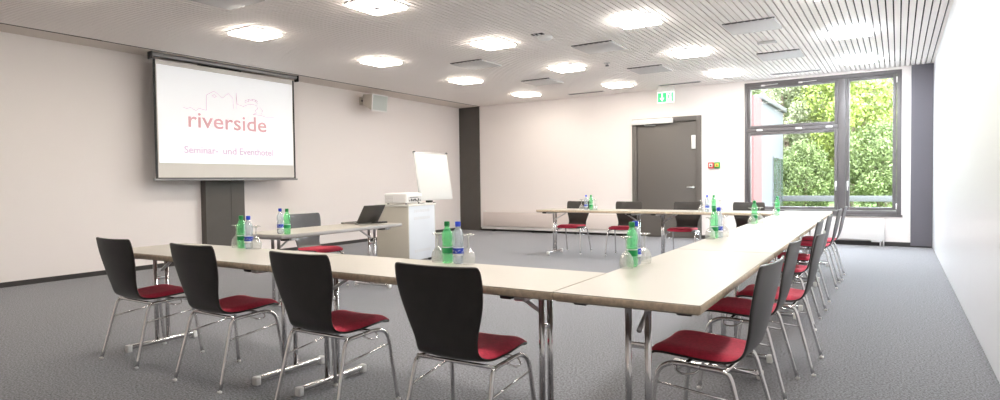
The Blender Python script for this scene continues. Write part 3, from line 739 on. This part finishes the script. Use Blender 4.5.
def leaf(bm_, c_, s, up, i_):
    a = Vector((random.gauss(0, 1), random.gauss(0, 1), random.gauss(0, 1))).normalized()
    b = a.cross(Vector((random.gauss(0, 1), random.gauss(0, 1), random.gauss(0, 1)))).normalized()
    q = [c_ + a*s, c_ + b*s*.55, c_ - a*s, c_ - b*s*.55]
    f_ = bm_.faces.new([bm_.verts.new(p) for p in q]); f_.material_index = i_
def tree(name, label, x, y, ht, wd, m_leaf, style, n, z0=-.3, ls=.14):
    t = thing(name, label, 'tree', (x, y, z0), random.uniform(0, 6), 'trees outside the window')
    rnd = random.Random(int(x*100+y*7+ht*13))
    m = MB(); tp = [(0, 0, 0), (.05*wd, .02*wd, ht*.35), (-.02*wd, .05*wd, ht*.7), (0, 0, ht*.97)]
    r0 = .02*ht+.04; m.tube(smooth_tube_pts(tp, 4), [r0*(1-.9*k/12) for k in range(13)], 'bark', 8)
    for k in range(9):
        z_ = ht*(.25+.07*k); a = k*2.4; L_ = wd*.34*(1-.5*k/9)
        m.tube([(0, 0, z_), (L_*.5*math.cos(a), L_*.5*math.sin(a), z_+L_*.25), (L_*math.cos(a), L_*math.sin(a), z_+L_*.42)], [r0*.35, r0*.2, r0*.08], 'bark', 6)
    m.build('trunk', t)
    c_ = MB(); i_ = c_.mi(m_leaf); pts = []
    if style == 'conifer':
        for k in range(n):
            f_ = random.random()**.75; z_ = ht*(.10+.9*(1-f_)) if False else ht*(1-.9*f_)
            tier = (z_/ht*11) % 1; rr = wd*.5*(1-z_/ht)*(1.12-.45*tier)
            a = random.uniform(0, 2*PI); r_ = rr*math.sqrt(random.uniform(.15, 1))
            leaf(c_.bm, Vector((r_*math.cos(a), r_*math.sin(a), z_-.18*r_)), ls*random.uniform(.7, 1.4), 1, i_)
    else:
        blobs = []
        nb = 16 if style == 'round' else 24
        for k in range(nb):
            a = k*2.399; f_ = (k+.5)/nb; z_ = ht*(.22+.70*f_) if style == 'round' else ht*(.12+.82*f_)
            rr = wd*.36*math.sin(PI*min(1, .15+.82*f_)) * random.uniform(.6, 1.1)
            blobs.append((Vector((rr*math.cos(a), rr*math.sin(a), z_)), wd*random.uniform(.15, .24)*(1 if style == 'round' else .8)))
        for k in range(n):
            p, r_ = random.choice(blobs); d_ = Vector((random.gauss(0, 1), random.gauss(0, 1), random.gauss(0, .8))).normalized()
            leaf(c_.bm, p + d_*r_*random.uniform(.55, 1.05), ls*random.uniform(.6, 1.4), 1, i_)
    c_.build('foliage', t, recalc=False)
    return t
def at(px, Y):          # x on the line of sight used only to lay the planting out behind the window
    return (px-895)/487*.82*Y
TR = [('spruce_tree', 'dark tall spruce on the slope, seen through the upper left window light', 812, 44, 10.5, 5.5, 'leaf_dark', 'conifer', 7000, .30),
      ('spruce_tree', 'dark spruce at the upper left corner of the tall right window pane', 862, 43, 10.5, 5, 'leaf_dark', 'conifer', 7000, .30),
      ('broadleaf_tree', 'bright yellow-green tree filling the left of the tall window pane', 861, 30, 7.2, 4.4, 'leaf_bright', 'round', 6500, .17),
      ('broadleaf_tree', 'loose yellowish tree at the right of the tall window pane', 887, 36, 8.2, 4.6, 'leaf_pale', 'loose', 6000, .19),
      ('broadleaf_tree', 'pale slender tree in the middle of the lower left window light', 812, 30, 7.0, 3.6, 'leaf_pale', 'loose', 5000, .15),
      ('broadleaf_tree', 'mid green tree beside the white building wall', 790, 36, 7.4, 5.0, 'leaf_mid', 'round', 6000, .19),
      ('broadleaf_tree', 'pale green tree left of the window mullion', 836, 34, 8.6, 4.6, 'leaf_pale', 'loose', 6000, .18),
      ('broadleaf_tree', 'green wide tree on the slope above the white building roof', 777, 46, 9.5, 8, 'leaf_mid', 'round', 7000, .30),
      ('broadleaf_tree', 'green wide tree high on the slope between the two spruces', 838, 50, 9, 8, 'leaf_mid', 'round', 7000, .32),
      ('broadleaf_tree', 'light green tree high on the slope at the right window edge', 897, 46, 9, 7, 'leaf_pale', 'round', 7000, .30),
      ('broadleaf_tree', 'low green bush tree at the foot of the tall pane, right side', 884, 28, 3.6, 3.2, 'leaf_mid', 'round', 4000, .13),
      ('broadleaf_tree', 'low pale bush tree behind the guard rail left of the mullion', 826, 28, 3.0, 3.0, 'leaf_mid', 'loose', 3500, .12)]
for nme, L, px, Y, ht, wd_, ml, stl, n, ls in TR:
    n = int(n*4.5); ls *= .40
    zz = -.4 + max(0, Y-40)*.24
    tree(nme, L, at(px, Y), Y, ht, wd_, ml, stl, n, zz, ls)
# trees farther left and right on the slope, glimpsed past the edges of the window
for k, (px, Y, L) in enumerate(((755, 50, 'tall green tree on the slope at the left window edge'), (915, 50, 'tall pale tree on the slope beyond the right window edge'), (868, 56, 'tall light tree at the top of the slope behind the right spruce'), (803, 56, 'tall light tree at the top of the slope behind the left spruce'))):
    tree('broadleaf_tree', L, at(px, Y), Y, 9.5, 8, ('leaf_mid', 'leaf_pale', 'leaf_mid', 'leaf_dark')[k], 'round', 13000, -.3+max(0, Y-40)*.24, .19)

# neighbouring white building, its flank running away from the window
bl = thing('office_building', 'white flat-roofed building outside the left of the window', 'building', (-3.75, 26, -.3))
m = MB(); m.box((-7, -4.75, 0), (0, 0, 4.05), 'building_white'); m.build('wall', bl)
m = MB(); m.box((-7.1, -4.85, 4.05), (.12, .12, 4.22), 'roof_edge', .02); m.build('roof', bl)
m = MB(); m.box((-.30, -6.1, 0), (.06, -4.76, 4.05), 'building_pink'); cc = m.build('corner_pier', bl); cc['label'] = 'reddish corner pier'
for k in range(3):
    y_ = -2.35 + k*.75
    m = MB(); m.box((.0, y_, .2), (.03, y_+.68, 2.3), 'building_white'); w_ = m.build('window', bl)
    m = MB(); m.box((.028, y_+.05, .25), (.036, y_+.63, 2.25), 'building_glass'); m.build('glass_pane', w_)
gr = thing('guard_rail', 'pale guard rail along the road outside the window', 'guard rail', (0, 26, -.3))
m = MB(); m.box((-6, -.05, .62), (6, .05, .84), 'building_white', .02); m.build('rail', gr)
for k in range(7):
    m = MB(); m.box((-5.9+k*1.95, .05, 0), (-5.8+k*1.95, .15, .80), 'roof_edge', .01); m.build('post', gr)
kb = MB(); kb.box((-12, 14.2, -.3), (12, 14.6, .36), 'asphalt', .02); tag(kb.build('parapet'), 'low pale concrete parapet just outside the window', 'parapet')

# ------------------------------------------------------------------ light
wd_ = bpy.data.worlds.new('World'); scn.world = wd_; wd_.use_nodes = True
bgd = wd_.node_tree.nodes['Background']
bgd.inputs[0].default_value = (.84, .92, 1.0, 1); bgd.inputs[1].default_value = 18.0
sd = bpy.data.lights.new('sun', 'SUN'); sd.energy = 3; sd.angle = math.radians(1.5); sd.color = (1, .95, .86)
so = bpy.data.objects.new('sun', sd); col.objects.link(so)
so.rotation_euler = Vector((-.35, .75, -.62)).to_track_quat('-Z', 'Y').to_euler()

# ------------------------------------------------------------------ camera
yaw, pitch, roll, F, EYE = .576196, .0289186, -.012712, 612.516, 1.2
f0 = Vector((-math.sin(yaw), math.cos(yaw), 0)); r0 = Vector((math.cos(yaw), math.sin(yaw), 0)); u0 = Vector((0, 0, 1))
f1 = f0*math.cos(pitch)-u0*math.sin(pitch); u1 = u0*math.cos(pitch)+f0*math.sin(pitch)
r2 = r0*math.cos(roll)+u1*math.sin(roll); u2 = u1*math.cos(roll)-r0*math.sin(roll)
cd = bpy.data.cameras.new('camera'); cd.sensor_width = 36; cd.lens = F/1000*36; cd.clip_end = 500; cd.clip_start = .05
co = bpy.data.objects.new('camera', cd); col.objects.link(co)
mw = Matrix((( r2.x, u2.x, -f1.x, 0), (r2.y, u2.y, -f1.y, 0), (r2.z, u2.z, -f1.z, EYE), (0, 0, 0, 1)))
co.matrix_world = mw
scn.camera = co
scn.view_settings.view_transform = 'Standard'; scn.view_settings.look = 'None'
scn.view_settings.exposure = .08; scn.view_settings.gamma = 1; scn.view_settings.use_curve_mapping = False
scn.cycles.use_denoising = True
scn.cycles.max_bounces = 12; scn.cycles.diffuse_bounces = 6; scn.cycles.transparent_max_bounces = 24
scn.cycles.sample_clamp_indirect = 8
